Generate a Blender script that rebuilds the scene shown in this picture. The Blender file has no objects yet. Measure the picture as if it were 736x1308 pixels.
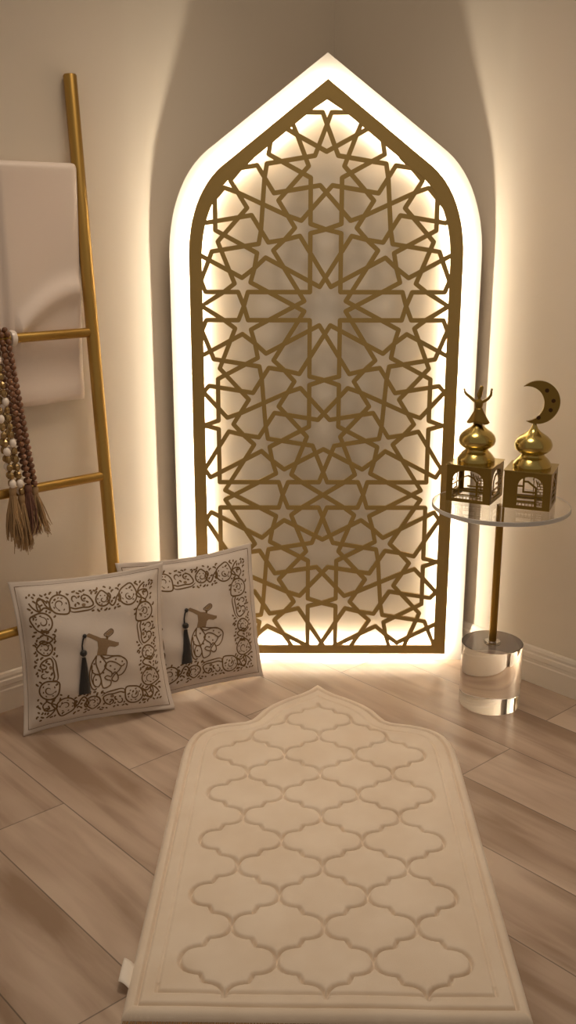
import bpy, math, random
import numpy as np
from mathutils import Vector, Matrix

random.seed(7)
scene = bpy.context.scene
COL = scene.collection
rad = math.radians

# ------------------------------------------------------------------ helpers
def lin(h):
    h = h.lstrip('#')
    out = []
    for i in (0, 2, 4):
        c = int(h[i:i + 2], 16) / 255
        out.append(c / 12.92 if c <= .04045 else ((c + .055) / 1.055) ** 2.4)
    return (*out, 1.0)

class MB:
    """collects vertices and faces for ONE mesh object"""
    def __init__(s):
        s.v, s.f, s.m = [], [], []
    def add(s, verts, faces, mat=0):
        o = len(s.v)
        s.v += [tuple(p) for p in verts]
        s.f += [tuple(i + o for i in f) for f in faces]
        s.m += [mat] * len(faces)
    def box(s, c, d, R=None, mat=0):
        vs = []
        for x in (-.5, .5):
            for y in (-.5, .5):
                for z in (-.5, .5):
                    p = Vector((x * d[0], y * d[1], z * d[2]))
                    if R is not None:
                        p = R @ p
                    vs.append(p + Vector(c))
        s.add(vs, [(0, 1, 3, 2), (4, 6, 7, 5), (0, 4, 5, 1), (2, 3, 7, 6), (0, 2, 6, 4), (1, 5, 7, 3)], mat)
    def prism(s, poly, P0, ex, ey, ez, d0, d1, mat=0):
        """convex or simple polygon (2d) in the frame ex,ey, extruded along ez from d0 to d1"""
        n = len(poly)
        P0, ex, ey, ez = map(Vector, (P0, ex, ey, ez))
        a = [P0 + ex * x + ey * y + ez * d0 for x, y in poly]
        b = [P0 + ex * x + ey * y + ez * d1 for x, y in poly]
        fs = [tuple(range(n))[::-1], tuple(range(n, 2 * n))]
        fs += [(i, (i + 1) % n, n + (i + 1) % n, n + i) for i in range(n)]
        s.add(a + b, fs, mat)
    def ring(s, outer, inner, P0, ex, ey, ez, d0, d1, mat=0, closed=True):
        """band between two polylines with the same count, extruded"""
        n = len(outer)
        P0, ex, ey, ez = map(Vector, (P0, ex, ey, ez))
        pt = lambda q, d: P0 + ex * q[0] + ey * q[1] + ez * d
        vs = [pt(q, d0) for q in outer] + [pt(q, d0) for q in inner] + [pt(q, d1) for q in outer] + [pt(q, d1) for q in inner]
        fs = []
        for i in range(n if closed else n - 1):
            j = (i + 1) % n
            fs += [(i, j, n + j, n + i), (2 * n + i, 3 * n + i, 3 * n + j, 2 * n + j),
                   (i, 2 * n + i, 2 * n + j, j), (n + i, n + j, 3 * n + j, 3 * n + i)]
        s.add(vs, fs, mat)
    def tube(s, pts, r, n=12, closed=False, cap=True, mat=0):
        pts = [Vector(p) for p in pts]
        N = len(pts)
        rr = r if isinstance(r, (list, tuple)) else [r] * N
        vs, fs = [], []
        ref = None
        for i, p in enumerate(pts):
            a = pts[(i - 1) % N] if (closed or i > 0) else p
            b = pts[(i + 1) % N] if (closed or i < N - 1) else p
            t = (b - a).normalized()
            if ref is None:
                ref = Vector((0, 0, 1)) if abs(t.z) < .9 else Vector((1, 0, 0))
            u = (ref - t * ref.dot(t)).normalized()
            w = t.cross(u)
            ref = u
            for k in range(n):
                an = 2 * math.pi * k / n
                vs.append(p + (u * math.cos(an) + w * math.sin(an)) * rr[i])
        for i in range(N if closed else N - 1):
            j = (i + 1) % N
            for k in range(n):
                l = (k + 1) % n
                fs.append((i * n + k, i * n + l, j * n + l, j * n + k))
        if cap and not closed:
            fs.append(tuple(range(n))[::-1])
            fs.append(tuple((N - 1) * n + k for k in range(n)))
        s.add(vs, fs, mat)
    def lathe(s, prof, P0=(0, 0, 0), n=48, mat=0, sx=1, sy=1):
        """profile of (r, z); r = 0 ends close to a point"""
        P0 = Vector(P0)
        idx, vs, fs = [], [], []
        for r, z in prof:
            if r < 1e-6:
                idx.append([len(vs)] * n)
                vs.append(P0 + Vector((0, 0, z)))
            else:
                idx.append(list(range(len(vs), len(vs) + n)))
                vs += [P0 + Vector((sx * r * math.cos(2 * math.pi * k / n), sy * r * math.sin(2 * math.pi * k / n), z)) for k in range(n)]
        for a, b in zip(idx, idx[1:]):
            for k in range(n):
                l = (k + 1) % n
                q = []
                for i in (a[k], a[l], b[l], b[k]):
                    if i not in q:
                        q.append(i)
                if len(q) > 2:
                    fs.append(tuple(q))
        s.add(vs, fs, mat)
    def sphere(s, c, r, n=12, m=8, sz=1., mat=0):
        s.lathe([(r * math.sin(math.pi * i / m), -r * sz * math.cos(math.pi * i / m)) for i in range(m + 1)], c, n, mat)
    def mesh(s, name, smooth=None):
        me = bpy.data.meshes.new(name)
        me.from_pydata(s.v, [], s.f)
        me.polygons.foreach_set('material_index', s.m)
        me.update()
        if smooth:
            me.polygons.foreach_set('use_smooth', [True] * len(me.polygons))
            if smooth is not True:
                me.set_sharp_from_angle(angle=rad(smooth))
        return me

def obj(name, mb, mats, parent=None, smooth=None, world=False):
    me = mb.mesh(name, smooth) if isinstance(mb, MB) else mb
    for m in (mats if isinstance(mats, (list, tuple)) else [mats]):
        me.materials.append(m)
    o = bpy.data.objects.new(name, me)
    COL.objects.link(o)
    if parent is not None:
        o.parent = parent
        if world:
            o.matrix_parent_inverse = parent.matrix_basis.inverted()
    return o

def tag(o, label, cat, group=None):
    o['label'] = label
    o['category'] = cat
    if group:
        o['group'] = group
    return o

def thing(name, label, cat, loc=(0, 0, 0), rz=0, group=None, matrix=None):
    o = bpy.data.objects.new(name, None)
    COL.objects.link(o)
    o.empty_display_size = .05
    if matrix is not None:
        o.matrix_basis = matrix
    else:
        o.location = loc
        o.rotation_euler = (0, 0, rz)
    return tag(o, label, cat, group)

def struct(name, mb, mat, smooth=None):
    o = obj(name, mb, mat, smooth=smooth)
    o['kind'] = 'structure'
    return o

def weld(o, d=1e-5):
    import bmesh
    b = bmesh.new(); b.from_mesh(o.data)
    bmesh.ops.remove_doubles(b, verts=b.verts, dist=d)
    bmesh.ops.recalc_face_normals(b, faces=b.faces)
    b.to_mesh(o.data); b.free()

# ------------------------------------------------------------------ materials
def mat(name, col, rough=.5, metal=0., **kw):
    m = bpy.data.materials.new(name)
    m.use_nodes = True
    b = m.node_tree.nodes['Principled BSDF']
    b.inputs['Base Color'].default_value = lin(col) if isinstance(col, str) else (*col, 1)
    b.inputs['Roughness'].default_value = rough
    b.inputs['Metallic'].default_value = metal
    for k, v in kw.items():
        b.inputs[k].default_value = v
    return m

def N(m, t, **kw):
    n = m.node_tree.nodes.new(t)
    for k, v in kw.items():
        setattr(n, k, v)
    return n

def L(m, a, b):
    m.node_tree.links.new(a, b)

def bump(m, scale, strength, dist=.001, detail=3, coord='Object', stretch=None):
    tc = N(m, 'ShaderNodeTexCoord')
    src = tc.outputs[coord]
    if stretch:
        mp = N(m, 'ShaderNodeMapping'); mp.inputs['Scale'].default_value = stretch
        L(m, src, mp.inputs['Vector']); src = mp.outputs[0]
    nz = N(m, 'ShaderNodeTexNoise'); nz.inputs['Scale'].default_value = scale; nz.inputs['Detail'].default_value = detail
    L(m, src, nz.inputs['Vector'])
    bp = N(m, 'ShaderNodeBump'); bp.inputs['Strength'].default_value = strength; bp.inputs['Distance'].default_value = dist
    L(m, nz.outputs['Fac'], bp.inputs['Height'])
    L(m, bp.outputs[0], m.node_tree.nodes['Principled BSDF'].inputs['Normal'])
    return nz

def vary(m, c1, c2, scale, detail=2, stretch=None, lo=.35, hi=.65):
    tc = N(m, 'ShaderNodeTexCoord'); src = tc.outputs['Object']
    if stretch:
        mp = N(m, 'ShaderNodeMapping'); mp.inputs['Scale'].default_value = stretch
        L(m, src, mp.inputs['Vector']); src = mp.outputs[0]
    nz = N(m, 'ShaderNodeTexNoise'); nz.inputs['Scale'].default_value = scale; nz.inputs['Detail'].default_value = detail
    L(m, src, nz.inputs['Vector'])
    cr = N(m, 'ShaderNodeValToRGB')
    cr.color_ramp.elements[0].position = lo; cr.color_ramp.elements[0].color = lin(c1)
    cr.color_ramp.elements[1].position = hi; cr.color_ramp.elements[1].color = lin(c2)
    L(m, nz.outputs['Fac'], cr.inputs[0])
    L(m, cr.outputs[0], m.node_tree.nodes['Principled BSDF'].inputs['Base Color'])

M_wall = mat('wall_paint', '#ECE1D1', .75); bump(M_wall, 260, .06, .0006)
M_base = mat('baseboard_gloss_paint', '#EFE6DA', .38)
M_board = mat('white_satin_board', '#F4EEE4', .5)
M_brassflat = mat('brushed_brass_paint', '#A88E54', .42, .25); bump(M_brassflat, 90, .05, .0004, stretch=(1, 1, 12))
M_gold = mat('gold_lacquered_tube', '#AD8A4A', .36, .75)
vary(M_gold, '#A47F3C', '#B8954F', 6, stretch=(1, 1, .3))
M_poledark = mat('antique_gold_pole', '#9A7834', .34, .85)
M_brass = mat('polished_brass', '#BDA866', .2, 1.); bump(M_brass, 40, .04, .0008)
M_brassmatte = mat('etched_brass_plate', '#93783A', .32, .85)
M_brassdark = mat('dark_stud', '#4A3012', .4, .6)
M_acrylic = mat('clear_acrylic', (.985, .975, .96), .02, 0., **{'Transmission Weight': 1., 'IOR': 1.49})
M_ground = mat('ground_acrylic_edge', (.97, .95, .92), .55, 0., **{'Transmission Weight': .55, 'IOR': 1.3})
M_linen = mat('cream_linen', '#D9CEC5', .85, **{'Sheen Weight': .2}); bump(M_linen, 420, .25, .0006)
M_print = mat('brown_print', '#6F5430', .7)
M_motif = mat('taupe_print', '#8F7659', .75)
M_tasselblack = mat('black_silk_thread', '#15100E', .45, **{'Sheen Weight': .3}); bump(M_tasselblack, 60, .5, .002, stretch=(9, 9, .6))
M_plush = mat('cream_plush', '#E9D9C0', .95, **{'Sheen Weight': .35, 'Sheen Roughness': .5})
vary(M_plush, '#E7D7C4', '#EEE0CF', 9); bump(M_plush, 700, .35, .0012)
M_tag = mat('white_satin_label', '#F7F0E6', .5)
M_cloth = mat('blush_satin_cloth', '#F6E7DC', .32, **{'Sheen Weight': .3}); bump(M_cloth, 500, .06, .0004)
M_bead = mat('wooden_bead_brown', '#7A5238', .3); vary(M_bead, '#6A4630', '#8A6044', 30)
M_beadgold = mat('faceted_gold_bead', '#A58A5E', .25, .6)
M_pearl = mat('pearly_white_bead', '#F5EAE0', .12)
M_fringe = mat('beige_tassel_thread', '#A88A64', .8); bump(M_fringe, 80, .5, .002, stretch=(8, 8, .5))
M_fringe2 = mat('mauve_tassel_thread', '#7C5848', .8); bump(M_fringe2, 80, .5, .002, stretch=(8, 8, .5))
M_cord = mat('beige_cord', '#A8835C', .8)

M_led = bpy.data.materials.new('warm_led_strip'); M_led.use_nodes = True
nt = M_led.node_tree; nt.nodes.remove(nt.nodes['Principled BSDF'])
em = nt.nodes.new('ShaderNodeEmission')
em.inputs['Color'].default_value = (1., .86, .66, 1)
em.inputs['Strength'].default_value = 66.0
nt.links.new(em.outputs[0], nt.nodes['Material Output'].inputs['Surface'])

# laminate planks laid parallel to the right wall
PD = (.6691, -.7431)      # along the planks
M_floor = mat('oak_laminate', '#9A7D66', .36)
tc = N(M_floor, 'ShaderNodeTexCoord'); mp = N(M_floor, 'ShaderNodeMapping'); mp.vector_type = 'POINT'
mp.inputs['Rotation'].default_value = (0, 0, rad(48))       # x -> along plank, y -> across
L(M_floor, tc.outputs['Object'], mp.inputs['Vector'])
PW, PL = .2125, 1.30
off = N(M_floor, 'ShaderNodeVectorMath', operation='ADD')
off.inputs[1].default_value = (1.385 + PL * 3, -.666 + PW * 20, 0)
L(M_floor, mp.outputs[0], off.inputs[0])
sep = N(M_floor, 'ShaderNodeSeparateXYZ'); L(M_floor, off.outputs[0], sep.inputs[0])
def MT(op, a, b=None, c=None):
    n = N(M_floor, 'ShaderNodeMath', operation=op)
    for i, x in enumerate((a, b, c)):
        if x is None: continue
        if isinstance(x, (int, float)): n.inputs[i].default_value = x
        else: L(M_floor, x, n.inputs[i])
    return n.outputs[0]
vrow = MT('DIVIDE', sep.outputs['Y'], PW)
row = MT('FLOOR', vrow)
fy = MT('SUBTRACT', vrow, row)
stag = MT('MULTIPLY', MT('FRACT', MT('MULTIPLY', MT('ADD', row, -20.), .4892)), -1.)
ucol = MT('ADD', MT('DIVIDE', sep.outputs['X'], PL), stag)
colm = MT('FLOOR', ucol)
fx = MT('SUBTRACT', ucol, colm)
dy = MT('MULTIPLY', MT('MINIMUM', fy, MT('SUBTRACT', 1., fy)), PW)
dx = MT('MULTIPLY', MT('MINIMUM', fx, MT('SUBTRACT', 1., fx)), PL)
dmin = MT('MINIMUM', dx, dy)
seam = N(M_floor, 'ShaderNodeMapRange'); seam.inputs['From Min'].default_value = .0007; seam.inputs['From Max'].default_value = .0022
L(M_floor, dmin, seam.inputs['Value'])
cmb = N(M_floor, 'ShaderNodeCombineXYZ'); L(M_floor, row, cmb.inputs[0]); L(M_floor, colm, cmb.inputs[1])
wn = N(M_floor, 'ShaderNodeTexWhiteNoise', noise_dimensions='3D'); L(M_floor, cmb.outputs[0], wn.inputs['Vector'])
shift = N(M_floor, 'ShaderNodeVectorMath', operation='MULTIPLY_ADD')
L(M_floor, wn.outputs['Color'], shift.inputs[0]); shift.inputs[1].default_value = (7, 7, 7)
L(M_floor, off.outputs[0], shift.inputs[2])
gm = N(M_floor, 'ShaderNodeMapping'); gm.inputs['Scale'].default_value = (1.6, 14, 1); L(M_floor, shift.outputs[0], gm.inputs['Vector'])
g1 = N(M_floor, 'ShaderNodeTexNoise'); g1.inputs['Scale'].default_value = 1.3; g1.inputs['Detail'].default_value = 6; g1.inputs['Distortion'].default_value = .7
L(M_floor, gm.outputs[0], g1.inputs['Vector'])
gm2 = N(M_floor, 'ShaderNodeMapping'); gm2.inputs['Scale'].default_value = (1.4, 4.2, 1); L(M_floor, shift.outputs[0], gm2.inputs['Vector'])
g2 = N(M_floor, 'ShaderNodeTexNoise'); g2.inputs['Scale'].default_value = 1.7; g2.inputs['Detail'].default_value = 2
L(M_floor, gm2.outputs[0], g2.inputs['Vector'])
mixv = MT('ADD', MT('ADD', MT('MULTIPLY', g1.outputs['Fac'], .45), MT('MULTIPLY', g2.outputs['Fac'], .55)), MT('MULTIPLY', MT('SUBTRACT', wn.outputs['Value'], .5), .12))
cr = N(M_floor, 'ShaderNodeValToRGB')
cr.color_ramp.elements[0].position = .36; cr.color_ramp.elements[0].color = lin('#97806D')
cr.color_ramp.elements[1].position = .62; cr.color_ramp.elements[1].color = lin('#CAB7A6')
e = cr.color_ramp.elements.new(.48); e.color = lin('#B5A08F')
L(M_floor, mixv, cr.inputs[0])
# a few dark knots
vk = N(M_floor, 'ShaderNodeTexVoronoi'); vk.inputs['Scale'].default_value = 2.1
gm3 = N(M_floor, 'ShaderNodeMapping'); gm3.inputs['Scale'].default_value = (.8, 1.6, 1); L(M_floor, shift.outputs[0], gm3.inputs['Vector'])
L(M_floor, gm3.outputs[0], vk.inputs['Vector'])
kn = N(M_floor, 'ShaderNodeMapRange'); kn.inputs['From Min'].default_value = .015; kn.inputs['From Max'].default_value = .075
kn.inputs['To Min'].default_value = .45; kn.inputs['To Max'].default_value = 1.
L(M_floor, vk.outputs['Distance'], kn.inputs['Value'])
sm = MT('MULTIPLY', MT('ADD', MT('MULTIPLY', seam.outputs[0], .62), .38), kn.outputs[0])
mx = N(M_floor, 'ShaderNodeMix', data_type='RGBA', blend_type='MULTIPLY'); mx.inputs['Factor'].default_value = 1
L(M_floor, cr.outputs[0], mx.inputs['A']); L(M_floor, sm, mx.inputs['B'])
bs = M_floor.node_tree.nodes['Principled BSDF']
L(M_floor, mx.outputs['Result'], bs.inputs['Base Color'])
rg = MT('ADD', MT('MULTIPLY', g1.outputs['Fac'], .16), .27); L(M_floor, rg, bs.inputs['Roughness'])
bp = N(M_floor, 'ShaderNodeBump'); bp.inputs['Strength'].default_value = .25; bp.inputs['Distance'].default_value = .001
L(M_floor, MT('ADD', MT('MULTIPLY', g1.outputs['Fac'], .35), seam.outputs[0]), bp.inputs['Height']); L(M_floor, bp.outputs[0], bs.inputs['Normal'])

# ------------------------------------------------------------------ room
LD = Vector((math.cos(rad(42)), math.sin(rad(42)), 0)); LNORM = Vector((LD.y, -LD.x, 0))
RD = Vector((math.cos(rad(-48)), math.sin(rad(-48)), 0)); RNORM = Vector((-LD.x, -LD.y, 0))
CORNER = Vector((.151, 3.662, 0))
UP = Vector((0, 0, 1))
WH, WL = 2.7, 4.2
mb = MB(); c = CORNER - LD * (WL / 2) - LNORM * .05 + LD * .05
mb.box((c.x, c.y, WH / 2), (WL + .1, .1, WH), Matrix.Rotation(rad(42), 3, 'Z')); struct('wall_left', mb, M_wall)
mb = MB(); c = CORNER + RD * (WL / 2) - RNORM * .05
mb.box((c.x, c.y, WH / 2), (WL, .1, WH), Matrix.Rotation(rad(-48), 3, 'Z')); struct('wall_right', mb, M_wall)
mb = MB()
fl = [CORNER - LD * WL, CORNER + LD * .1 - LNORM * .1, CORNER + RD * WL + LD * .1, CORNER + RD * WL - LD * WL]
mb.prism([(p.x, p.y) for p in fl], (0, 0, 0), (1, 0, 0), (0, 1, 0), (0, 0, 1), -.1, 0); struct('floor', mb, M_floor)
prof = [(0, 0), (.016, 0), (.016, .066), (.0135, .070), (.0135, .080), (.0155, .083), (.0145, .096), (.011, .100), (.011, .108), (.0075, .116), (.003, .119), (0, .119)]
def baseboard(name, P, d, nrm):
    mb = MB()
    mb.prism([(x + .0003, z + .0005) for x, z in prof], P, nrm, UP, d, 0, WL - .02)
    struct(name, mb, M_base)
baseboard('baseboard_left', CORNER - LD * .0165 - RNORM * 0, -LD, LNORM)
baseboard('baseboard_right', CORNER + RD * .0005, RD, RNORM)

# ------------------------------------------------------------------ arched panel
PXc, PB = .111, 3.128         # centre x, front plane of the back board
LF = 3.088                    # front plane of the lattice
def bez(p0, p1, p2, p3, n):
    return [tuple((1 - t) ** 3 * a + 3 * (1 - t) ** 2 * t * b + 3 * (1 - t) * t * t * c + t ** 3 * d for a, b, c, d in zip(p0, p1, p2, p3)) for t in [i / n for i in range(n + 1)]]
def arch(hw, z0, apex, sx, sz, c1, c2, zs, nv=14, ns=10, nb=12):
    """closed outline, counter-clockwise from lower right"""
    R = [(hw, z0 + (zs - z0) * i / nv) for i in range(nv)]
    R += bez((hw, zs), (hw, c2), c1, (sx, sz), nb)[:-1]
    R += [(sx * (1 - i / ns), sz + (apex - sz) * i / ns) for i in range(ns)]
    Lf = [(-x, z) for x, z in R[::-1]]
    bot = [(-hw + 2 * hw * i / nv, z0) for i in range(nv)]
    return R + [(0, apex)] + Lf + bot[1:]
O_board = arch(.466, 0, 1.864, .350, 1.600, (.425, 1.541), 1.425, 1.30)
O_lat = arch(.4045, .039, 1.790, .302, 1.558, (.368, 1.506), 1.412, 1.297)
O_in = arch(.3670, .0675, 1.742, .268, 1.534, (.334, 1.482), 1.393, 1.29)
ax, az, ay = Vector((1, 0, 0)), Vector((0, 0, 1)), Vector((0, 1, 0))
panel = thing('arched_screen_panel', 'tall white pointed-arch panel with backlit brass geometric lattice, standing across the room corner', 'decorative panel', (PXc, PB, 0))
P0 = Vector((0, 0, 0))
mb = MB(); mb.prism(O_board, P0, ax, az, ay, 0, .018); obj('back_board', mb, M_board, panel)
dL = LF - PB
mb = MB(); mb.ring(O_lat, O_in, P0, ax, az, ay, dL, dL + .009); obj('lattice_rim', mb, M_brassflat, panel)
# light strip following the rim on the board
def inset(poly, d):
    n = len(poly); out = []
    for i in range(n):
        p, a, b = Vector(poly[i]), Vector(poly[i - 1]), Vector(poly[(i + 1) % n])
        e1, e2 = (p - a).normalized(), (b - p).normalized()
        n1, n2 = Vector((-e1.y, e1.x)), Vector((-e2.y, e2.x))
        m = n1 + n2; m = m / max(m.length_squared, 1e-6) * 2
        if m.length > 2.2: m = m.normalized() * 2.2
        out.append(tuple(p + m * d))
    return out
strip = inset(O_lat, .011)
# shallow profile under the rim, its rear faces give off the light
mb = MB()
ra, rb, rc_, rd_ = inset(O_lat, .005), inset(O_lat, .015), inset(O_lat, .020), inset(O_lat, .022)
n_ = len(ra)
vs = [(x, -.0275, z) for x, z in ra] + [(x, -.0235, z) for x, z in rb] + [(x, -.0255, z) for x, z in rc_] + [(x, -.0305, z) for x, z in rd_] + [(x, -.0305, z) for x, z in ra]
for i in range(n_):
    j = (i + 1) % n_
    for k_ in range(5):
        l_ = (k_ + 1) % 5
        mb.f.append((k_ * n_ + i, k_ * n_ + j, l_ * n_ + j, l_ * n_ + i)); mb.m.append(0 if k_ < 2 else 1)
mb.v = vs
obj('led_strip', mb, [M_led, M_base], panel)
# slim clear spacers carry the lattice on the board
for x, z in ((-.378, .3), (.378, .3), (-.378, .95), (.378, .95), (-.322, 1.49), (.322, 1.49), (-.2, .0625), (.2, .0625)):
    mb = MB(); mb.tube([(x, dL + .009, z), (x, .0, z)], .004, 10)
    obj('spacer', mb, M_acrylic, panel)

# 12- and 9-pointed star pattern
A, KY, ZC, XC = .7375, .9129, 1.160, -.0015
w, r12, r9 = .0613, .0613 / math.sin(rad(15)), .0613 / math.sin(rad(20))
lk = .3285
segs = set()
def pol(r, d): return Vector((r * math.cos(rad(d)), r * math.sin(rad(d))))
def seg(p, q):
    a = (round(p[0], 4), round(p[1], 4)); b = (round(q[0], 4), round(q[1], 4))
    if a != b:
        segs.add((min(a, b), max(a, b)))
def isect(p, d, q, e):
    den = d.x * e.y - d.y * e.x
    t = ((q - p).x * e.y - (q - p).y * e.x) / den
    return p + d * t
lat12 = [Vector((i + .5 * (j % 2), j * math.sqrt(3) / 2)) for i in range(-2, 3) for j in range(-3, 4)]
D9 = 1 / math.sqrt(3)
for c in lat12:
    for j in range(12):
        th = 15 + 30 * j
        p = c + pol(r12, th)
        seg(p, c + pol(w / math.sin(rad(45)), th + 30)); seg(p, c + pol(w / math.sin(rad(45)), th - 30))
    for j in range(6):                     # 9-stars at 30, 90 ...
        t0 = 30 + 60 * j
        n9 = c + pol(D9, t0)
        if j in (0, 2, 4) or True:
            back = t0 + 180
            for k in range(9):
                th = back + 20 + 40 * k
                p = n9 + pol(r9, th)
                cr_ = w / math.sin(rad(60))
                seg(p, n9 + pol(cr_, th + 40)); seg(p, n9 + pol(cr_, th - 40))
    # pentagon stars and the doubled half-stars around each 12-12 axis
    for j in range(6):
        a0 = 60 * j
        for s in (1, -1):
            F = lambda x, y: c + Vector((x * math.cos(rad(a0)) - s * y * math.sin(rad(a0)), x * math.sin(rad(a0)) + s * y * math.cos(rad(a0))))
            c1 = pol(r12, 15); c2 = Vector((lk, 0)); c3 = Vector((.409, w)); n9 = pol(D9, 30); c4 = n9 + pol(r9, 230); c5 = pol(lk, 30)
            cs = [c1, c2, c3, c4, c5]
            for i in range(5):
                a_, b_ = cs[i], cs[(i + 1) % 5]
                x = isect(a_, cs[(i + 2) % 5] - a_, b_, cs[(i - 1) % 5] - b_)
                seg(F(*a_), F(*x)); seg(F(*x), F(*b_))
            m1 = Vector((.5, n9.y - r9)); k = (m1.y - w) * math.tan(rad(20))
            seg(F(*m1), F(.5 - k, w)); seg(F(.5 - k, w), F(*c3)); seg(F(*c3), F(.5, 0))
ctr = (0, .95)
clip = inset(O_in, -.010)
def clipseg(p, q):
    t0, t1 = 0., 1.
    d = q - p; n = len(clip)
    for i in range(n):
        a = Vector(clip[i]); b = Vector(clip[(i + 1) % n]); e = b - a
        nn = Vector((-e.y, e.x)); f0 = nn.dot(p - a); fd = nn.dot(d)
        if abs(fd) < 1e-12:
            if f0 < 0: return None
            continue
        t = -f0 / fd
        if fd > 0: t0 = max(t0, t)
        else: t1 = min(t1, t)
        if t0 >= t1: return None
    return p + d * t0, p + d * t1
mb = MB(); T = .0066
for k_, (a_, b_) in enumerate(sorted(segs)):
    p = Vector((XC + a_[0] * A, ZC + a_[1] * A * KY)); q = Vector((XC + b_[0] * A, ZC + b_[1] * A * KY))
    r = clipseg(p, q)
    if not r or (r[1] - r[0]).length < .002: continue
    p, q = r; d = (q - p).normalized(); nn = Vector((-d.y, d.x))
    poly = []
    for base, sg, s0 in ((q, 1, 1), (p, -1, -1)):
        for an in (90, 45, 0, -45, -90):
            poly.append(base + (nn * math.sin(rad(an)) * s0 * -1 + d * sg * math.cos(rad(an))) * T)
    j = (k_ * .6180339 % 1) * .0004
    mb.prism([tuple(v) for v in poly], P0, ax, az, ay, dL + .0004 + j, dL + .0078 + j * .5)
o = obj('star_lattice', mb, M_brassflat, panel); 
import bmesh
b = bmesh.new(); b.from_mesh(o.data); bmesh.ops.recalc_face_normals(b, faces=b.faces); b.to_mesh(o.data); b.free()

# ------------------------------------------------------------------ ladder against the left wall
LT = Vector((-.591, 2.968, 1.763)); LL = .13
LFOOT = Vector((LT.x, LT.y, 0)) + LNORM * LL
side = -LD * .50
def rail_at(z): return LFOOT + (LT - LFOOT) * (z / LT.z)
ladder = thing('leaning_ladder', 'slim gold blanket ladder leaning against the left wall', 'ladder', tuple(LFOOT + side * .5))
RR = .0185
RZ = (.292, .684, 1.099, 1.537)
for s in (0, 1):
    o_ = side * s
    a_, b_ = rail_at(.018), rail_at(1.785)
    d = (b_ - a_).normalized()
    mb = MB()
    mb.tube([a_ + o_, a_ + o_ + d * .003, b_ + o_ - d * .004, b_ + o_], [RR * .85, RR, RR, RR * .85], 24)
    obj('rail', mb, M_gold, ladder, 40, world=True)
for z in RZ:
    p = rail_at(z); mb = MB(); mb.tube([p, p + side], .0135, 18)
    obj('rung', mb, M_gold, ladder, 40, world=True)

# satin cloth folded over the top rung
p1 = rail_at(RZ[3])
mb = MB()
W0, W1 = .020, .455
rr = .016
zb_front, zb_back = .905 - p1.z, 1.24 - p1.z
prof = []
for i in range(41): prof.append((rr, zb_front + (0 - zb_front) * i / 40))
for i in range(1, 12): prof.append((rr * math.cos(math.pi * i / 12), rr * math.sin(math.pi * i / 12)))
for i in range(25): prof.append((-rr, zb_back * i / 24))
ns = 70
def clothpt(s, k):
    u, z = prof[k]
    t = s                                 # distance from the right edge
    drop = max(0, -z)
    front = 1 if u > 0 else -.0
    wv = .0020 * math.sin(26 * t + 1.5 + 3 * drop) * min(1, drop * 4)
    fold = .014 * (1 / (1 + math.exp(max(-60, min(60, (t - .238 + .035 * drop) * 420))))) # upper fold lies over the rest
    edge = .010 * (1 - min(1, t / .018)) ** 2
    crease = .022 * math.exp(-((drop - .315 - 2.6 * t * t) / .030) ** 2) * min(1, t / .02) * (1 if t < .2 else 0)
    puff = .006 * math.exp(-((drop - .60) / .03) ** 2)
    n = front * (wv + fold - edge + crease + puff)
    off = LNORM * (u + n - drop * (.055 if u > 0 else .02))
    sd = W0 + t - .010 * drop * (1 if t < .03 else max(0, 1 - (t - .03) / .1)) * front
    return p1 + off - LD * sd + UP * (z + (.0012 * math.sin(30 * t) if k in (0,) else 0))
vs = [clothpt((W1 - W0) * i / ns, k) for i in range(ns + 1) for k in range(len(prof))]
m_ = len(prof)
fs = [(i * m_ + k, i * m_ + k + 1, (i + 1) * m_ + k + 1, (i + 1) * m_ + k) for i in range(ns) for k in range(m_ - 1)]
mb.add(vs, fs)
cl = obj('draped_cloth', mb, M_cloth, smooth=True)
md = cl.modifiers.new('thickness', 'SOLIDIFY'); md.thickness = .004; md.offset = 0
tag(cl, 'folded blush satin cloth draped over the top rung of the gold ladder', 'cloth')

# ------------------------------------------------------------------ prayer bead strands on the second rung
p2 = rail_at(RZ[2])
bead_me = MB(); bead_me.sphere((0, 0, 0), .0082, 14, 10); bead_me = bead_me.mesh('bead', True)
fac_me = MB(); fac_me.lathe([(0, -.0125), (.0075, -.006), (.0085, 0), (.0075, .006), (0, .0125)], n=6); fac_me = fac_me.mesh('bead')
pearl_me = MB(); pearl_me.sphere((0, 0, 0), .0098, 14, 10, 1.25); pearl_me = pearl_me.mesh('bead', True)
bead_me.materials.append(M_bead); fac_me.materials.append(M_beadgold); pearl_me.materials.append(M_pearl)
def tassel_mesh(r0, r1, h, n, seed, curl=.1):
    g = random.Random(seed); mb = MB()
    mb.lathe([(0, .004), (r0 * .8, .002), (r0, -.006), (r0 * .95, -.016), (r0 * .75, -.02), (r0 * .9, -.026), (0, -.028)], n=14)
    for i in range(n):
        a_ = g.uniform(0, 2 * math.pi); q = math.sqrt(g.random()); hh = h * g.uniform(.82, 1.03)
        p0 = Vector((r0 * .8 * q * math.cos(a_), r0 * .8 * q * math.sin(a_), -.02))
        e_ = Vector((r1 * q * math.cos(a_ + g.uniform(-.4, .4)), r1 * q * math.sin(a_ + g.uniform(-.4, .4)), -hh))
        md_ = p0.lerp(e_, .5) + Vector((g.uniform(-1, 1), g.uniform(-1, 1), 0)) * r1 * .22
        pts = [p0, p0.lerp(md_, .6) , md_, md_.lerp(e_, .55) + Vector((g.uniform(-1, 1), g.uniform(-1, 1), 0)) * r1 * curl, e_]
        mb.tube(pts, [.0013, .0016, .0016, .0015, .0008], 5)
    return mb
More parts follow.
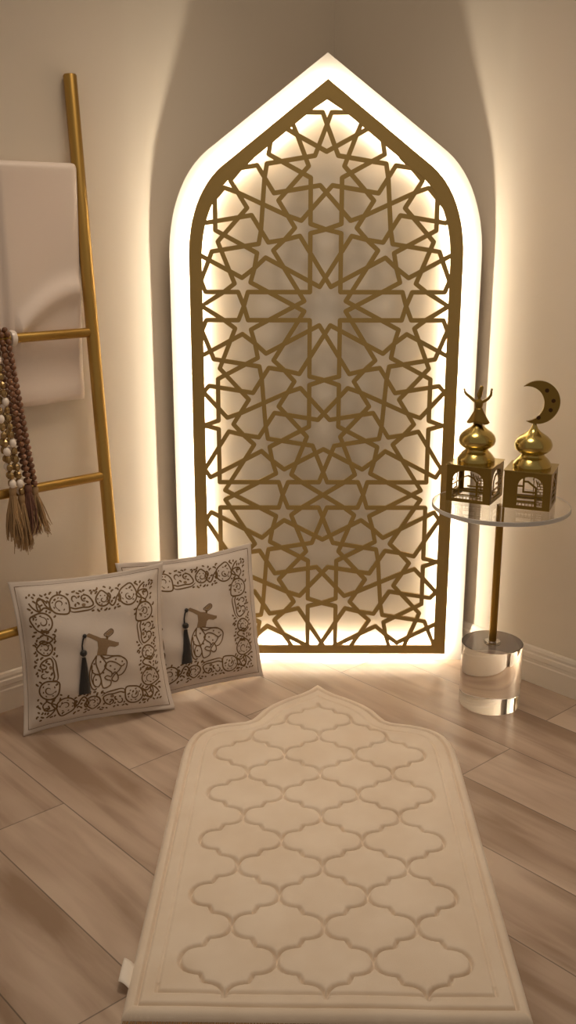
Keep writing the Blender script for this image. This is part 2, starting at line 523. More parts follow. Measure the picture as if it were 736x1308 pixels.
def strand(name, label, along, spread, length, step, kinds, tas, seed, dpt, xdrift=0.0):
    g = random.Random(seed)
    top = p2 - LD * along
    st = thing(name, label, 'prayer beads', tuple(top), 0, 'prayer bead strands on the second rung')
    R = .0135 + .0098 + dpt
    path = []
    # loop: down the front near leg, up the other leg, over the rung
    nL = int(length / step)
    legs = []
    for sgn in (1, -1):                      # one leg before the rung, one behind it
        for i in range(nL):
            f = i / (nL - 1)
            x = (spread * .5 * sgn) * (1 - .9 * f) - xdrift * f
            legs.append((x, sgn * R * (1 - f) + (.060 + dpt + .006 * sgn) * f, -.006 - f * length))
    for an in (35, 90, 145):
        legs.append((spread * .5 * math.cos(rad(an)), R * math.cos(rad(an)), R * math.sin(rad(an))))
    ends = []
    for i, (x, dp, z) in enumerate(legs):
        P = -LD * x + LNORM * dp + UP * z
        me = kinds[i % len(kinds)] if not callable(kinds) else kinds(i, g)
        o_ = bpy.data.objects.new('bead', me); COL.objects.link(o_); o_.parent = st
        o_.location = P
        o_.rotation_euler = (g.uniform(-.2, .2), g.uniform(-.2, .2), g.uniform(0, 3))
    mb = MB()
    lp = legs[nL - 1::-1] + [(0, R * math.cos(rad(an)), R * math.sin(rad(an))) for an in (10, 50, 90, 130, 170)] + legs[nL:2 * nL]
    mb.tube([-LD * a + LNORM * b + UP * c for a, b, c in lp], .0014, 6)
    obj('cord', mb, M_cord, st)
    tm, tr0, tr1, th = tas
    f = legs[nL - 1]
    o_ = obj('tassel', tassel_mesh(tr0, tr1, th, 110, seed), tm, st, 60)
    o_.location = -LD * (-xdrift) + LNORM * (f[1] - .004) + UP * (f[2] - .012)
    return st
PXm = 447.
strand('prayer_beads', 'outermost strand of small brown wooden beads with a spreading beige tassel', .270, .006, .385, .0160, [bead_me], (M_fringe, .010, .040, .135), 11, .0, .024)
strand('prayer_beads', 'strand of brown wooden beads with a dark mauve tassel behind the beige one', .2895, .004, .375, .0160, [bead_me], (M_fringe2, .011, .024, .140), 12, .0005, .0235)
strand('prayer_beads', 'strand of faceted gold beads with scattered shiny white beads and a brown tassel', .3105, .004, .40, .0205, lambda i, g: pearl_me if i % 5 in (2,) else fac_me, (M_fringe, .010, .027, .160), 13, .001, .022)
strand('prayer_beads', 'gold and white bead strand cut by the left edge of the picture', .3330, .004, .375, .0205, lambda i, g: pearl_me if i % 4 in (1,) else fac_me, (M_fringe, .010, .027, .150), 14, .0015, .020)
# pale round end bead on the rung
mb = MB(); mb.lathe([(.0145, -.009), (.0205, -.007), (.0225, 0), (.0205, .007), (.0145, .009), (.0145, -.009)], n=28)
o = obj('ring', mb, M_pearl, smooth=50)
o.matrix_basis = Matrix.Translation(p2 - LD * .2500) @ (Vector((0, 0, 1)).rotation_difference(LD).to_matrix().to_4x4())
tag(o, 'pale round ring on the second rung beside the wooden beads', 'ring')

# ------------------------------------------------------------------ cushions
C6 = [(15, 100), (620, 15), (700, 590), (65, 695)]     # TL TR BR BL of the traced cushion
def invbil(x, y):
    u = v = .5
    TL, TR, BR, BL = [Vector(p) for p in C6]
    for _ in range(12):
        P = TL * (1 - u) * (1 - v) + TR * u * (1 - v) + BR * u * v + BL * (1 - u) * v
        du = (TR - TL) * (1 - v) + (BR - BL) * v; dv = (BL - TL) * (1 - u) + (BR - TR) * u
        ex, ey = x - P.x, y - P.y; det = du.x * dv.y - du.y * dv.x
        u += (ex * dv.y - ey * dv.x) / det; v += (du.x * ey - du.y * ex) / det
    return u - .5, .5 - v
def c8(X, Y): return invbil(224 + .435 * X, 160 + .435 * Y)
def catmull(pts, n=6, closed=False):
    P = [Vector(p) for p in pts]; out = []
    m = len(P)
    for i in range(m if closed else m - 1):
        p0 = P[(i - 1) % m] if closed or i > 0 else P[i]
        p1_, p2_ = P[i], P[(i + 1) % m]
        p3 = P[(i + 2) % m] if closed or i < m - 2 else P[(i + 1) % m]
        for k in range(n):
            t = k / n
            out.append(.5 * ((2 * p1_) + (-p0 + p2_) * t + (2 * p0 - 5 * p1_ + 4 * p2_ - p3) * t * t + (-p0 + 3 * p1_ - 3 * p2_ + p3) * t ** 3))
    if not closed: out.append(P[-1])
    return out
class Pillow:
    def __init__(s, S, H, T, seed):
        s.S, s.H, s.T = S, H, T
        g = random.Random(seed); s.ph = [g.uniform(0, 6) for _ in range(8)]
    def xy(s, u, v):
        a, b = 2 * u, 2 * v
        kx = 1 - .075 * (1 - b * b) ** 1.0 * abs(a) ** 1.5
        ky = 1 - .062 * (1 - a * a) ** 1.0 * abs(b) ** 1.5
        return u * kx * s.S, (v * ky + .5) * s.H
    def z(s, u, v):
        a, b = min(1, abs(2 * u) / .93), min(1, abs(2 * v) / .93)
        f = max(0, (1 - a ** 2.2) * (1 - b ** 2.2)) ** .55
        p = s.ph
        rim = max(abs(2 * u), abs(2 * v))
        wr = .0030 * math.sin(9 * u + 17 * v + p[0]) + .0022 * math.sin(23 * u - 11 * v + p[1]) + .0010 * math.sin(31 * v + 6 * u + p[2])
        ru = .0022 * math.sin(26 * (u - v) + p[3]) * math.exp(-((rim - .88) / .12) ** 2)
        return s.T * f + wr * min(1, f * 2.5) + ru
    def pt(s, u, v, side=1, off=0):
        x, y = s.xy(u, v)
        flop = .010 * math.sin(5.0 * u + s.ph[4]) * abs(2 * v) ** 3 + .008 * math.sin(5 * v + s.ph[5]) * abs(2 * u) ** 3
        z = s.z(u, v) if side > 0 else -s.z(u, v) * .6
        return Vector((x, -(z + .0016 * side + off * side) + flop, y))
def ribbon(mb, pil, pts, wd, mt, off=.0005, closed=False, taper=False):
    n = len(pts)
    L_, R_ = [], []
    for i, p in enumerate(pts):
        a_ = pts[i - 1] if (closed or i > 0) else p
        b_ = pts[(i + 1) % n] if (closed or i < n - 1) else p
        d = Vector(b_) - Vector(a_)
        if d.length < 1e-9: d = Vector((1, 0))
        d.normalize(); nn = Vector((-d.y, d.x))
        h = wd / 2 / pil.S
        if taper: h *= .35 + .65 * math.sin(math.pi * (i + .5) / n)
        q1, q2 = Vector(p) + nn * h, Vector(p) - nn * h
        L_.append(pil.pt(q1.x, q1.y, 1, off)); R_.append(pil.pt(q2.x, q2.y, 1, off))
    fs = [(i, (i + 1) % n, n + (i + 1) % n, n + i) for i in range(n if closed else n - 1)]
    mb.add(L_ + R_, fs, mt)
def blob(mb, pil, poly, mt, off=.0006):
    mb.add([pil.pt(p[0], p[1], 1, off) for p in poly], [tuple(range(len(poly)))], mt)
def fillgrid(mb, pil, poly, mt, off=.0005, step=.012):
    """fills a traced outline by a fine triangulated patch that follows the cloth"""
    from mathutils.geometry import delaunay_2d_cdt
    P = [Vector(p) for p in poly]
    xs = [p.x for p in P]; ys = [p.y for p in P]
    def inside(x, y):
        c_ = False
        for i in range(len(P)):
            a_, b_ = P[i], P[i - 1]
            if (a_.y > y) != (b_.y > y) and x < (b_.x - a_.x) * (y - a_.y) / (b_.y - a_.y) + a_.x: c_ = not c_
        return c_
    ins = []
    x = min(xs)
    while x < max(xs):
        y = min(ys)
        while y < max(ys):
            if inside(x, y): ins.append(Vector((x, y)))
            y += step
        x += step
    v_, e_, f_, *_r = delaunay_2d_cdt(P + ins, [], [list(range(len(P)))], 1, 1e-6)
    mb.add([pil.pt(p.x, p.y, 1, off) for p in v_], [tuple(f) for f in f_], mt)
def border_print(mb, pil, seed):
    g = random.Random(seed)
    r0, r1 = .252, .424                     # ring between the inner square and the hem
    mid = (r0 + r1) / 2; hw = (r1 - r0) / 2
    occ = []
    def put(pts, wd=.0022, closed=False, taper=False):
        ribbon(mb, pil, pts, wd, 1, .0005, closed, taper)
        for p in pts[::2]: occ.append((p[0], p[1]))
    def frame(side, t):
        # t in -1..1 along the side; returns mapper local (along, across) -> (u, v)
        if side == 0: return lambda a, b: (t + a, mid + b)
        if side == 1: return lambda a, b: (mid + b, -(t + a))
        if side == 2: return lambda a, b: (-(t + a), -(mid + b))
        return lambda a, b: (-(mid + b), t + a)
    def tear(F, r, flip, rot):
        pts = []
        for i in range(32):
            an = 2 * math.pi * i / 32
            k = 1 + .32 * max(0, math.cos(an)) ** 8
            x, y = r * k * math.cos(an), r * math.sin(an)
            x, y = x * math.cos(rot) - y * math.sin(rot), x * math.sin(rot) + y * math.cos(rot)
            pts.append(F(x, y * flip))
        put(pts, .0046, True)
        cx = [F((.16 + .06 * i_) * r * math.cos(i_ * .75 + rot) + .05 * r, (.16 + .06 * i_) * r * math.sin(i_ * .75 + rot) * flip) for i_ in range(8)]
        put(catmull(cx, 3), .0036, False, True)
        for k_ in range(7):
            a_ = k_ * .9 + g.uniform(-.2, .2); q = r * g.uniform(.62, .74); l_ = r * .22; d_ = a_ + 1.57 + g.uniform(-.6, .6)
            put([F(q * math.cos(a_) + l_ * math.cos(d_) * k, q * math.sin(a_) + l_ * math.sin(d_) * k) for k in (-.5, 0, .5)], .0038, False, True)
    def scroll(F, l, flip):
        put(catmull([F(*p) for p in ((-l, .02 * flip), (-.5 * l, .05 * flip), (0, .035 * flip), (.4 * l, .0), (.9 * l, -.02 * flip), (l, .01 * flip), (.75 * l, .03 * flip), (.55 * l, .012 * flip))]), .0046)
        put(catmull([F(*p) for p in ((-l, .02 * flip), (-1.05 * l, -.01 * flip), (-.8 * l, -.035 * flip), (-.55 * l, -.02 * flip), (-.62 * l, .0), (-.75 * l, -.008 * flip))]), .0044)
    def cartouche(F, l, flip):
        put(catmull([F(*p) for p in ((-l, -.052 * flip), (-.7 * l, -.062 * flip), (0, -.060 * flip), (.6 * l, -.055 * flip), (l, -.035 * flip))]), .0044, False, True)
        put(catmull([F(*p) for p in ((-l, -.052 * flip), (-.95 * l, -.03 * flip), (-.6 * l, -.04 * flip), (0, -.036 * flip), (.5 * l, -.038 * flip), (.85 * l, -.02 * flip), (.6 * l, .03 * flip), (.2 * l, .05 * flip))]), .0044)
        blob(mb, pil, [F(.1 * l + .013 * math.cos(a_ * .785), -.020 * flip + .011 * math.sin(a_ * .785)) for a_ in range(8)], 2)
        occ.append(F(.1 * l, -.02 * flip))
        for k in range(2):
            x = (-.55 + .75 * k) * l
            put([F(x + .016 * math.cos(a_), .024 * flip + .020 * math.sin(a_)) for a_ in [i * .6 + k for i in range(8)]], .0046, False, True)
    for side in range(4):
        f = 1 if side % 2 == 0 else -1
        scroll(frame(side, -.315), .040, f)
        tear(frame(side, -.212), .062, 1, -.9)
        cartouche(frame(side, -.070), .080, 1)
        tear(frame(side, .062), .045, 1, 1.57)
        scroll(frame(side, .138), .042, -1)
        tear(frame(side, .232), .062, 1, 1.2)
        put(catmull([frame(side, .315)(*p) for p in ((-.015, -.075), (.01, -.03), (-.012, .01), (.012, .045), (.045, .065))]), .0046)
        put(catmull([frame(side, .335)(*p) for p in ((.02, -.05), (.045, -.02), (.03, .012), (.005, .0), (.012, -.02))]), .0042)
    # filler flecks
    n_ = 0
    for _ in range(6000):
        if n_ > 330: break
        u, v = g.uniform(-.415, .415), g.uniform(-.415, .415)
        if max(abs(u), abs(v)) < r0 + .012: continue
        if any((u - a_) ** 2 + (v - b_) ** 2 < .0165 ** 2 for a_, b_ in occ): continue
        a_ = g.choice((.5, .8, 1.2, -.6)) + g.uniform(-.3, .3); l_ = g.uniform(.014, .027); k_ = g.uniform(-.008, .008)
        pts = [(u + l_ * t * math.cos(a_) - k_ * (1 - 4 * t * t) * math.sin(a_), v + l_ * t * math.sin(a_) + k_ * (1 - 4 * t * t) * math.cos(a_)) for t in (-.5, -.2, .2, .5)]
        put(pts, .0056, False, True); n_ += 1
def make_cushion(label, B, phi, lean, S, H, T, seed):
    e_ = Vector((math.cos(phi), math.sin(phi), 0)); n_ = Vector((-math.sin(phi), math.cos(phi), 0))
    w_ = UP * math.cos(lean) + n_ * math.sin(lean); bk = e_.cross(w_) * -1
    M = Matrix((e_, bk, w_)).transposed().to_4x4(); M.translation = Vector(B) + e_ * S / 2
    root = thing('throw_cushion', label, 'cushion', group='printed cushions on the floor', matrix=M)
    pil = Pillow(S, H, T, seed)
    mb = MB(); n = 64
    g = [-.5 + i / n for i in range(n + 1)]
    idx = lambda i, j: i * (n + 1) + j
    for sd in (1, -1):
        vs = [pil.pt(u, v, sd) for u in g for v in g]
        fs = [(idx(i, j), idx(i + 1, j), idx(i + 1, j + 1), idx(i, j + 1)) for i in range(n) for j in range(n)]
        if sd < 0: fs = [f[::-1] for f in fs]
        mb.add(vs, fs, 0)
    b0 = (n + 1) ** 2
    ringi = [idx(i, 0) for i in range(n)] + [idx(n, j) for j in range(n)] + [idx(i, n) for i in range(n, 0, -1)] + [idx(0, j) for j in range(n, 0, -1)]
    k = len(ringi)
    mb.f += [(ringi[i], b0 + ringi[i], b0 + ringi[(i + 1) % k], ringi[(i + 1) % k]) for i in range(k)]; mb.m += [0] * k
    # hem line a little inside the edge
    q = .468
    line_ = [(-q + 2 * q * i / 40, q) for i in range(40)] + [(q, q - 2 * q * i / 40) for i in range(40)] + [(q - 2 * q * i / 40, -q) for i in range(40)] + [(-q, -q + 2 * q * i / 40) for i in range(40)]
    ribbon(mb, pil, line_, .0024, 1, .0005, True)
    border_print(mb, pil, 5)
    obj('cover', mb, [M_linen, M_print, M_motif], root, True)
    # whirling figure printed in the plain centre
    mb = MB()
    torso = [(165, 288), (190, 272), (260, 298), (300, 315), (345, 318), (372, 330), (440, 348), (468, 352), (466, 376), (430, 392), (382, 386), (364, 402), (354, 470), (266, 470), (276, 402), (268, 345), (215, 318), (170, 302)]
    fillgrid(mb, pil, [c8(*p) for p in torso], 1)
    fillgrid(mb, pil, [c8(*p) for p in ((345, 290), (372, 300), (366, 328), (350, 325))], 0, .0007)
    fillgrid(mb, pil, [c8(*p) for p in ((338, 284), (398, 242), (414, 250), (410, 268), (372, 296))], 1)
    def st(pts, wd=.0036, closed=False): ribbon(mb, pil, [tuple(q_) for q_ in catmull([c8(*p) for p in pts], 6, closed)], wd, 0, .0008, closed)
    st([(330, 286), (362, 258), (396, 237), (416, 247), (414, 270), (374, 302), (350, 300)], .0026, True)
    st([(265, 470), (225, 540), (206, 620), (208, 700), (225, 760), (252, 782), (272, 768)])
    st([(300, 465), (350, 495), (420, 472), (500, 480), (552, 520), (546, 590), (512, 640), (478, 652)])
    st([(265, 470), (260, 540), (290, 620), (312, 690), (322, 745), (345, 768), (400, 742), (406, 702), (370, 690), (345, 672), (365, 652), (405, 660), (408, 622), (360, 590), (340, 560), (380, 520), (440, 530), (500, 562), (532, 540)])
    st([(265, 640), (240, 680), (248, 738), (288, 752), (312, 705), (296, 652)], .0034, True)
    st([(500, 560), (480, 600), (432, 650), (414, 690), (450, 710), (476, 690), (470, 650), (440, 618), (420, 640)])
    st([(225, 558), (232, 622), (300, 640), (352, 560), (340, 520), (300, 470)])
    st([(318, 462), (400, 468), (480, 470), (540, 505)], .003)
    st([(235, 600), (222, 660), (236, 720), (262, 760)], .003)
    for x, y in ((300, 525), (245, 545), (392, 560), (435, 592), (505, 520), (330, 625), (265, 690), (440, 500)):
        ctr_ = c8(x, y); blob(mb, pil, [(ctr_[0] + .0062 * math.cos(a_ * .785), ctr_[1] + .0062 * math.sin(a_ * .785)) for a_ in range(8)], 0, .0008)
    st([(312, 818), (330, 810), (350, 816)], .004)
    obj('dervish_motif', mb, [M_print, M_motif], root, True)
    # hanging tassel, lying on the cover
    root_t = MB()
    head = c8(138, 445); a_, b_ = c8(146, 485), c8(158, 815)
    P1, P2 = pil.pt(*a_, 1, .004), pil.pt(*b_, 1, .005)
    N_ = 10
    vs, fs, kk = [], [], 14
    for i in range(N_ + 1):
        f = i / N_
        c_ = P1.lerp(P2, f); uv = (a_[0] + (b_[0] - a_[0]) * f, a_[1] + (b_[1] - a_[1]) * f)
        s0 = pil.pt(*uv, 1, .0)
        wd = .0052 + (.0170 - .0052) * f ** .8; th = .0035 + .003 * f
        for k in range(kk):
            an = 2 * math.pi * k / kk
            rp = 1 + .06 * math.sin(5 * an + 3 * f)
            vs.append(Vector((c_.x + wd * rp * math.cos(an), s0.y - .0012 - th - th * math.sin(an), c_.z)))
    for i in range(N_):
        for k in range(kk): fs.append((i * kk + k, i * kk + (k + 1) % kk, (i + 1) * kk + (k + 1) % kk, (i + 1) * kk + k))
    fs += [tuple(range(kk))[::-1], tuple(N_ * kk + k for k in range(kk))]
    root_t.add(vs, fs)
    t_ = obj('tassel', root_t, M_tasselblack, root, 50)
    mb = MB(); hp = pil.pt(*head, 1, .008); mb.sphere(hp, .0105, 14, 10, .9); obj('knot', mb, M_tasselblack, t_, True)
    mb = MB(); mb.tube([pil.pt(*c8(*p), 1, .0022) for p in ((150, 292), (134, 330), (128, 380), (134, 430))], .0022, 8)
    mb.sphere(pil.pt(*c8(148, 295), 1, .004), .0062, 12, 8); obj('cord', mb, M_tasselblack, t_, True)
    return root
make_cushion('printed cream cushion with black tassel, in front of the other cushion at the left', (-.745, 2.588, .004), .412, .20, .444, .442, .070, 1)
make_cushion('printed cream cushion leaning on the brass lattice, partly behind the other cushion', (-.470, 2.783, .004), .4725, .205, .4467, .432, .050, 2)

# ------------------------------------------------------------------ prayer mat
MX0, MY0, MYAW, TH = .0715, 1.5165, -.0157, .020
half = [(0, 1.384), (.012, 1.368), (.03, 1.342), (.055, 1.316), (.085, 1.294), (.11, 1.272), (.14, 1.242), (.165, 1.208), (.182, 1.172), (.196, 1.146), (.212, 1.134), (.232, 1.129), (.262, 1.122), (.292, 1.111), (.318, 1.096), (.339, 1.076), (.354, 1.054), (.364, 1.024), (.3705, .985)]
HW = .3725
hx = np.array([p[0] for p in half] + [HW]); hy = np.array([p[1] for p in half] + [.93])
def ytop(x): return np.interp(np.abs(x), hx, hy)
outl = [(-HW, 0), (HW, 0), (HW, .5), (HW, .93)] + [(p[0], p[1]) for p in half[::-1]] + [(-p[0], p[1]) for p in half[1:]] + [(-HW, .93), (-HW, .5)]
def dens(pl, closed, st_=.006):
    out = []; n = len(pl)
    for i in range(n if closed else n - 1):
        a_, b_ = np.array(pl[i]), np.array(pl[(i + 1) % n]); k = max(1, int(np.linalg.norm(b_ - a_) / st_))
        out += [a_ + (b_ - a_) * t / k for t in range(k)]
    if not closed: out.append(np.array(pl[-1]))
    return np.array(out)
def dist(P, S):
    """distance of points P to the dense point set S joined as segments between neighbours"""
    out = np.full(len(P), 9., dtype=np.float64)
    for i in range(0, len(P), 3000):
        q = P[i:i + 3000].astype(np.float32)
        s_ = S[(np.abs(S[:, 1] - q[:, 1].mean()) < np.ptp(q[:, 1]) / 2 + .2)].astype(np.float32) if len(S) > 3000 else S.astype(np.float32)
        d = (q[:, :1] - s_[None, :, 0]) ** 2 + (q[:, 1:] - s_[None, :, 1]) ** 2
        out[i:i + 3000] = np.sqrt(d.min(1))
    return out
nx, ny = 380, 640
tx = np.linspace(-1, 1, nx + 1); tx = np.sign(tx) * (1 - (1 - np.abs(tx)) ** 1.12); X = tx * HW
tv = np.linspace(0, 1, ny + 1)
GX = np.repeat(X[:, None], ny + 1, 1); GY = tv[None] * ytop(X)[:, None]
Pm = np.stack([GX.ravel(), GY.ravel()], -1)
# distance to the outline on a coarse set of points
do = dist(Pm, dens(outl, True, .002))
ca, cb, cy0 = .0945, .1000, .147
q = [(1, 0), (.982, .11), (.94, .21), (.865, .295), (.76, .35), (.65, .378), (.56, .388), (.535, .405), (.515, .47), (.485, .53), (.465, .595), (.44, .612), (.35, .622), (.24, .65), (.135, .705), (.06, .79), (.02, .89), (0, 1)]
cell = [(x, y) for x, y in q] + [(-x, y) for x, y in q[::-1][1:]] + [(-x, -y) for x, y in q[1:]] + [(x, -y) for x, y in q[::-1][1:-1]]
cen = [(i, 2 * k) for k in range(5) for i in (-2, 0, 2)] + [(i, 2 * k + 1) for k in range(5) for i in (-1, 1)] + [(0, 10)]
pts = [dens([((cx + x) * ca, cy0 + (cy + y) * cb) for x, y in cell], True, .0014) for cx, cy in cen]
dc = np.full(len(Pm), 9.)
for (cx, cy), S_ in zip(cen, pts):
    msk = (np.abs(Pm[:, 0] - cx * ca) < ca + .04) & (np.abs(Pm[:, 1] - cy0 - cy * cb) < cb + .04)
    ii = np.nonzero(msk)[0]
    dc[ii] = np.minimum(dc[ii], dist(Pm[ii], S_))
def groove(d, wd): return np.exp(-(d / wd) ** 2)
Hm = np.full(len(Pm), TH)
G1 = .0115 * groove(do - .025, .0032)
ins_ = np.where(do > .045, 1, 1)
side_fade = np.where((Pm[:, 1] < .08), 1.0, .5)
G2 = .0085 * groove(do - .057, .0032) * side_fade
Hm -= np.maximum(np.maximum(G1, G2), .0135 * groove(dc, .0030))
Hm += .0040 * (1 - np.exp(-np.minimum(dc, .05) / .008))
Hm -= TH * .8 * np.exp(-do / .0045)
Hm = np.maximum(Hm, .0015)
Hm += .0007 * np.sin(Pm[:, 0] * 19 + 2 * np.sin(Pm[:, 1] * 7)) * np.sin(Pm[:, 1] * 13 + 1)
Hm = np.maximum(Hm, .0015)
mb = MB(); n1 = ny + 1
vs = [(float(x), float(y), float(z)) for (x, y), z in zip(Pm, Hm)]
ii, jj = np.meshgrid(np.arange(nx), np.arange(ny), indexing='ij')
a_ = (ii * n1 + jj).ravel()
fs = list(zip(a_.tolist(), (a_ + n1).tolist(), (a_ + n1 + 1).tolist(), (a_ + 1).tolist()))
mb.add(vs, fs)
rim_i = [i * n1 for i in range(nx)] + [nx * n1 + j for j in range(ny)] + [i * n1 + ny for i in range(nx, 0, -1)] + [j for j in range(ny, 0, -1)]
o0 = len(mb.v)
mb.v += [(vs[i][0], vs[i][1], 0.) for i in rim_i]
k = len(rim_i)
mb.f += [(rim_i[i], o0 + i, o0 + (i + 1) % k, rim_i[(i + 1) % k]) for i in range(k)]; mb.m += [0] * k
matr = thing('prayer_mat', 'thick cream quilted prayer mat with pointed top lying on the wood floor', 'mat', (MX0, MY0, .0006), MYAW)
obj('plush_pad', mb, M_plush, matr, True)
mb = MB()
g = random.Random(4)
for i in range(260):
    x = -HW + .004 + (2 * HW - .008) * (i + g.random() * .6) / 260
    mb.tube([(x, .002, .006), (x + g.uniform(-.001, .001), -.004, .006), (x + g.uniform(-.002, .002), -.010 - g.random() * .004, .002)], .0009, 4)
obj('fringe', mb, M_cord, matr)
mb = MB()
vs = []
for i in range(9):
    f = i / 8; c_ = .5 - .5 * math.cos(f * math.pi)
    for j in range(7):
        s_ = j / 6
        vs.append((-HW + .004 - .024 * f, .138 - .064 * s_ + .012 * f, .009 + .010 * math.sin(f * 2.0) + .002 * math.sin(s_ * 3)))
mb.add(vs, [(i * 7 + j, i * 7 + j + 1, (i + 1) * 7 + j + 1, (i + 1) * 7 + j) for i in range(8) for j in range(6)])
o = obj('fabric_tag', mb, M_tag, matr, True); md = o.modifiers.new('t', 'SOLIDIFY'); md.thickness = .0008
o['label'] = 'small white satin tag'

# ------------------------------------------------------------------ acrylic side table
TX, TY = .611, 2.816
table = thing('side_table', 'round clear acrylic side table with gold pole and cylinder base, right of the arch panel', 'table', (TX, TY, 0))
BH = .198
mb = MB(); r = .0905
mb.lathe([(0, .0006), (r - .0015, .0006), (r, .0021), (r, BH - .0015), (r - .0015, BH), (0, BH)], n=96)
obj('base', mb, M_acrylic, table, 30)
mb = MB(); mb.lathe([(0, BH + .0009), (.0112, BH + .0009), (.0112, .6125), (0, .6125)], n=32); obj('pole', mb, M_poledark, table, 40)
mb = MB(); mb.lathe([(.0120, BH + .0005), (.024, BH + .0005), (.0245, BH + .002), (.024, BH + .005), (.0125, BH + .0055), (.0120, BH + .0005)], n=40); obj('collar', mb, M_acrylic, table, 40)
ZT0, ZT1 = .6135, .6265
mb = MB(); r = .196
mb.lathe([(0, ZT0), (r - .0012, ZT0), (r, ZT0 + .0012), (r, ZT1 - .0012), (r - .0012, ZT1), (0, ZT1)], n=128)
mb.m = [1 if all(abs(math.hypot(mb.v[i][0], mb.v[i][1]) - r) < .002 for i in f) else 0 for f in mb.f]
obj('table_top', mb, [M_acrylic, M_ground], table, 30)

# ------------------------------------------------------------------ brass lanterns
BX, BZ, WT = .130, .108, .0035
def plate(mb, R, kind):
    """one pierced side plate; local x across, z up, at y = -BX/2"""
    Y0 = -BX / 2
    def bar(x0, x1, z0, z1, d=0.):
        mb.box(R @ Vector(((x0 + x1) / 2, Y0 + WT / 2 + d, (z0 + z1) / 2)), (abs(x1 - x0), WT, abs(z1 - z0)), R.to_3x3() if hasattr(R, 'to_3x3') else R)
    def line(p, q_, t=.0032):
        p, q_ = Vector(p), Vector(q_); d = q_ - p; l = d.length; an = math.atan2(d.y, d.x)
        mb.box(R @ Vector(((p.x + q_.x) / 2, Y0 + WT / 2 + .0001, (p.y + q_.y) / 2)), (l + t * .6, WT * .98, t), (R @ Matrix.Rotation(-an, 3, 'Y')))
    h = BX / 2 - .0005
    x0, x1 = {0: (-.047, .043), 1: (-.026, .044), 2: (-.052, .052)}[kind]
    z0, z1, zs = .010, .094, .062
    bar(-h, x0, 0, BZ); bar(x1, h, 0, BZ); bar(x0, x1, 0, z0); bar(x0, x1, z1, BZ)
    # shoulders of the arched opening
    xm = (x0 + x1) / 2
    n = 8
    prof_ = [(x1, zs)] + [(xm + (x1 - xm) * math.cos(rad(a_)) ** .9, zs + (z1 - zs) * math.sin(rad(a_)) ** .9) for a_ in [90 * i / n for i in range(1, n)]] + [(xm, z1)]
    for sgn in (1, -1):
        for (ax_, az_), (bx_, bz_) in zip(prof_, prof_[1:]):
            if sgn < 0: ax_, bx_ = 2 * xm - ax_, 2 * xm - bx_
            q_ = [Vector((ax_, Y0, az_)), Vector((bx_, Y0, bz_)), Vector((bx_, Y0, z1 + .0005)), Vector((ax_, Y0, z1 + .0005))]
            q2_ = [v + Vector((0, WT, 0)) for v in q_]
            mb.add([R @ v for v in q_ + q2_], [(0, 1, 2, 3), (7, 6, 5, 4), (0, 4, 5, 1), (1, 5, 6, 2), (2, 6, 7, 3), (3, 7, 4, 0)])
    if kind == 2:
        line((xm, z0), (xm, z1), .0022); return
    if kind == 0:
        a0, a1, am = -.028, .024, -.002
        for p, q_ in (((a0, .022), (a0, .062)), ((a1, .022), (a1, .062)), ((a0, .022), (a1, .022)), ((a0, .062), (a0 + .010, .074)), ((a0 + .010, .074), (am, .080)), ((a1, .062), (a1 - .010, .074)), ((a1 - .010, .074), (am, .080)), ((x0, .036), (x1, .036)), ((am, .050), (x1, .050))): line(p, q_, .0038)
        bxs = (x1 - .016, x1 - .002)
    else:
        a0, a1 = -.010, .024
        for p, q_ in (((a0, .050), (a0, .092)), ((a0, .050), (a1, .050)), ((a1, .050), (a1, .064)), ((a1, .064), (a0 + .012, .080)), ((a0 + .012, .080), (a0, .080)), ((x0, .038), (x1, .038)), ((x0, .022), (a1, .022)), ((a1, .010), (a1, .050)), ((x0, .066), (a0, .066))): line(p, q_, .0050)
        bxs = (x1 - .016, x1 - .002)
        for p, q_ in (((-.046, .022), (-.030, .022)), ((-.046, .030), (-.030, .030))): pass
    # brick-like fretwork down one side
    z = z0 + .004; r_ = 0
    while z < z1 - .016:
        line((bxs[0], z), (x1, z), .0018)
        xx = bxs[0] + (.0045 if r_ % 2 else .009)
        line((xx, z), (xx, z + .0075), .0018)
        z += .0078; r_ += 1
    line((bxs[0], z0), (bxs[0], z1 - .012), .0022)
    xx = x0 + .004
    while xx < x1 - .018:
        line((xx, z0), (xx, z0 + .0075), .0018); xx += .0095
    line((x0, z0 + .0075), (x1, z0 + .0075), .0018)
    # small chevrons near the arch head
    for k in range(3):
        line((xm + .006 + k * .008, z1 - .004 - k * .004), (xm + .010 + k * .008, z1 - .013 - k * .005), .0018)
def crescent_pts(n=34):
    R1, R2, c2 = .0605, .0490, Vector((-.0315, -.004))
    # outer circle at the origin, inner one shifted; tips where they cross
    d = c2.length; a_ = (d * d + R1 * R1 - R2 * R2) / (2 * d); b_ = math.sqrt(R1 * R1 - a_ * a_)
    ang0 = math.atan2(c2.y, c2.x); t0 = math.atan2(b_, a_)
    s, e_ = ang0 + t0, ang0 - t0 + 2 * math.pi
    out = [(R1 * math.cos(s + (e_ - s) * i / n), R1 * math.sin(s + (e_ - s) * i / n)) for i in range(n + 1)]
    f = lambda p: math.atan2(p[1] - c2.y, p[0] - c2.x)
    s2, e2 = f(out[0]), f(out[-1])
    # go along the inner circle on the thick side (through angle 0)
    while s2 > math.pi: s2 -= 2 * math.pi
    if e2 > 0 and s2 > 0: e2 -= 2 * math.pi
    if s2 < 0 and e2 < 0: s2 += 2 * math.pi
    lo, hi = (e2, s2) if e2 < s2 else (s2, e2)
    inn = [(c2.x + R2 * math.cos(s2 + (e2 - s2) * i / n), c2.y + R2 * math.sin(s2 + (e2 - s2) * i / n)) for i in range(n + 1)]
    return out, inn
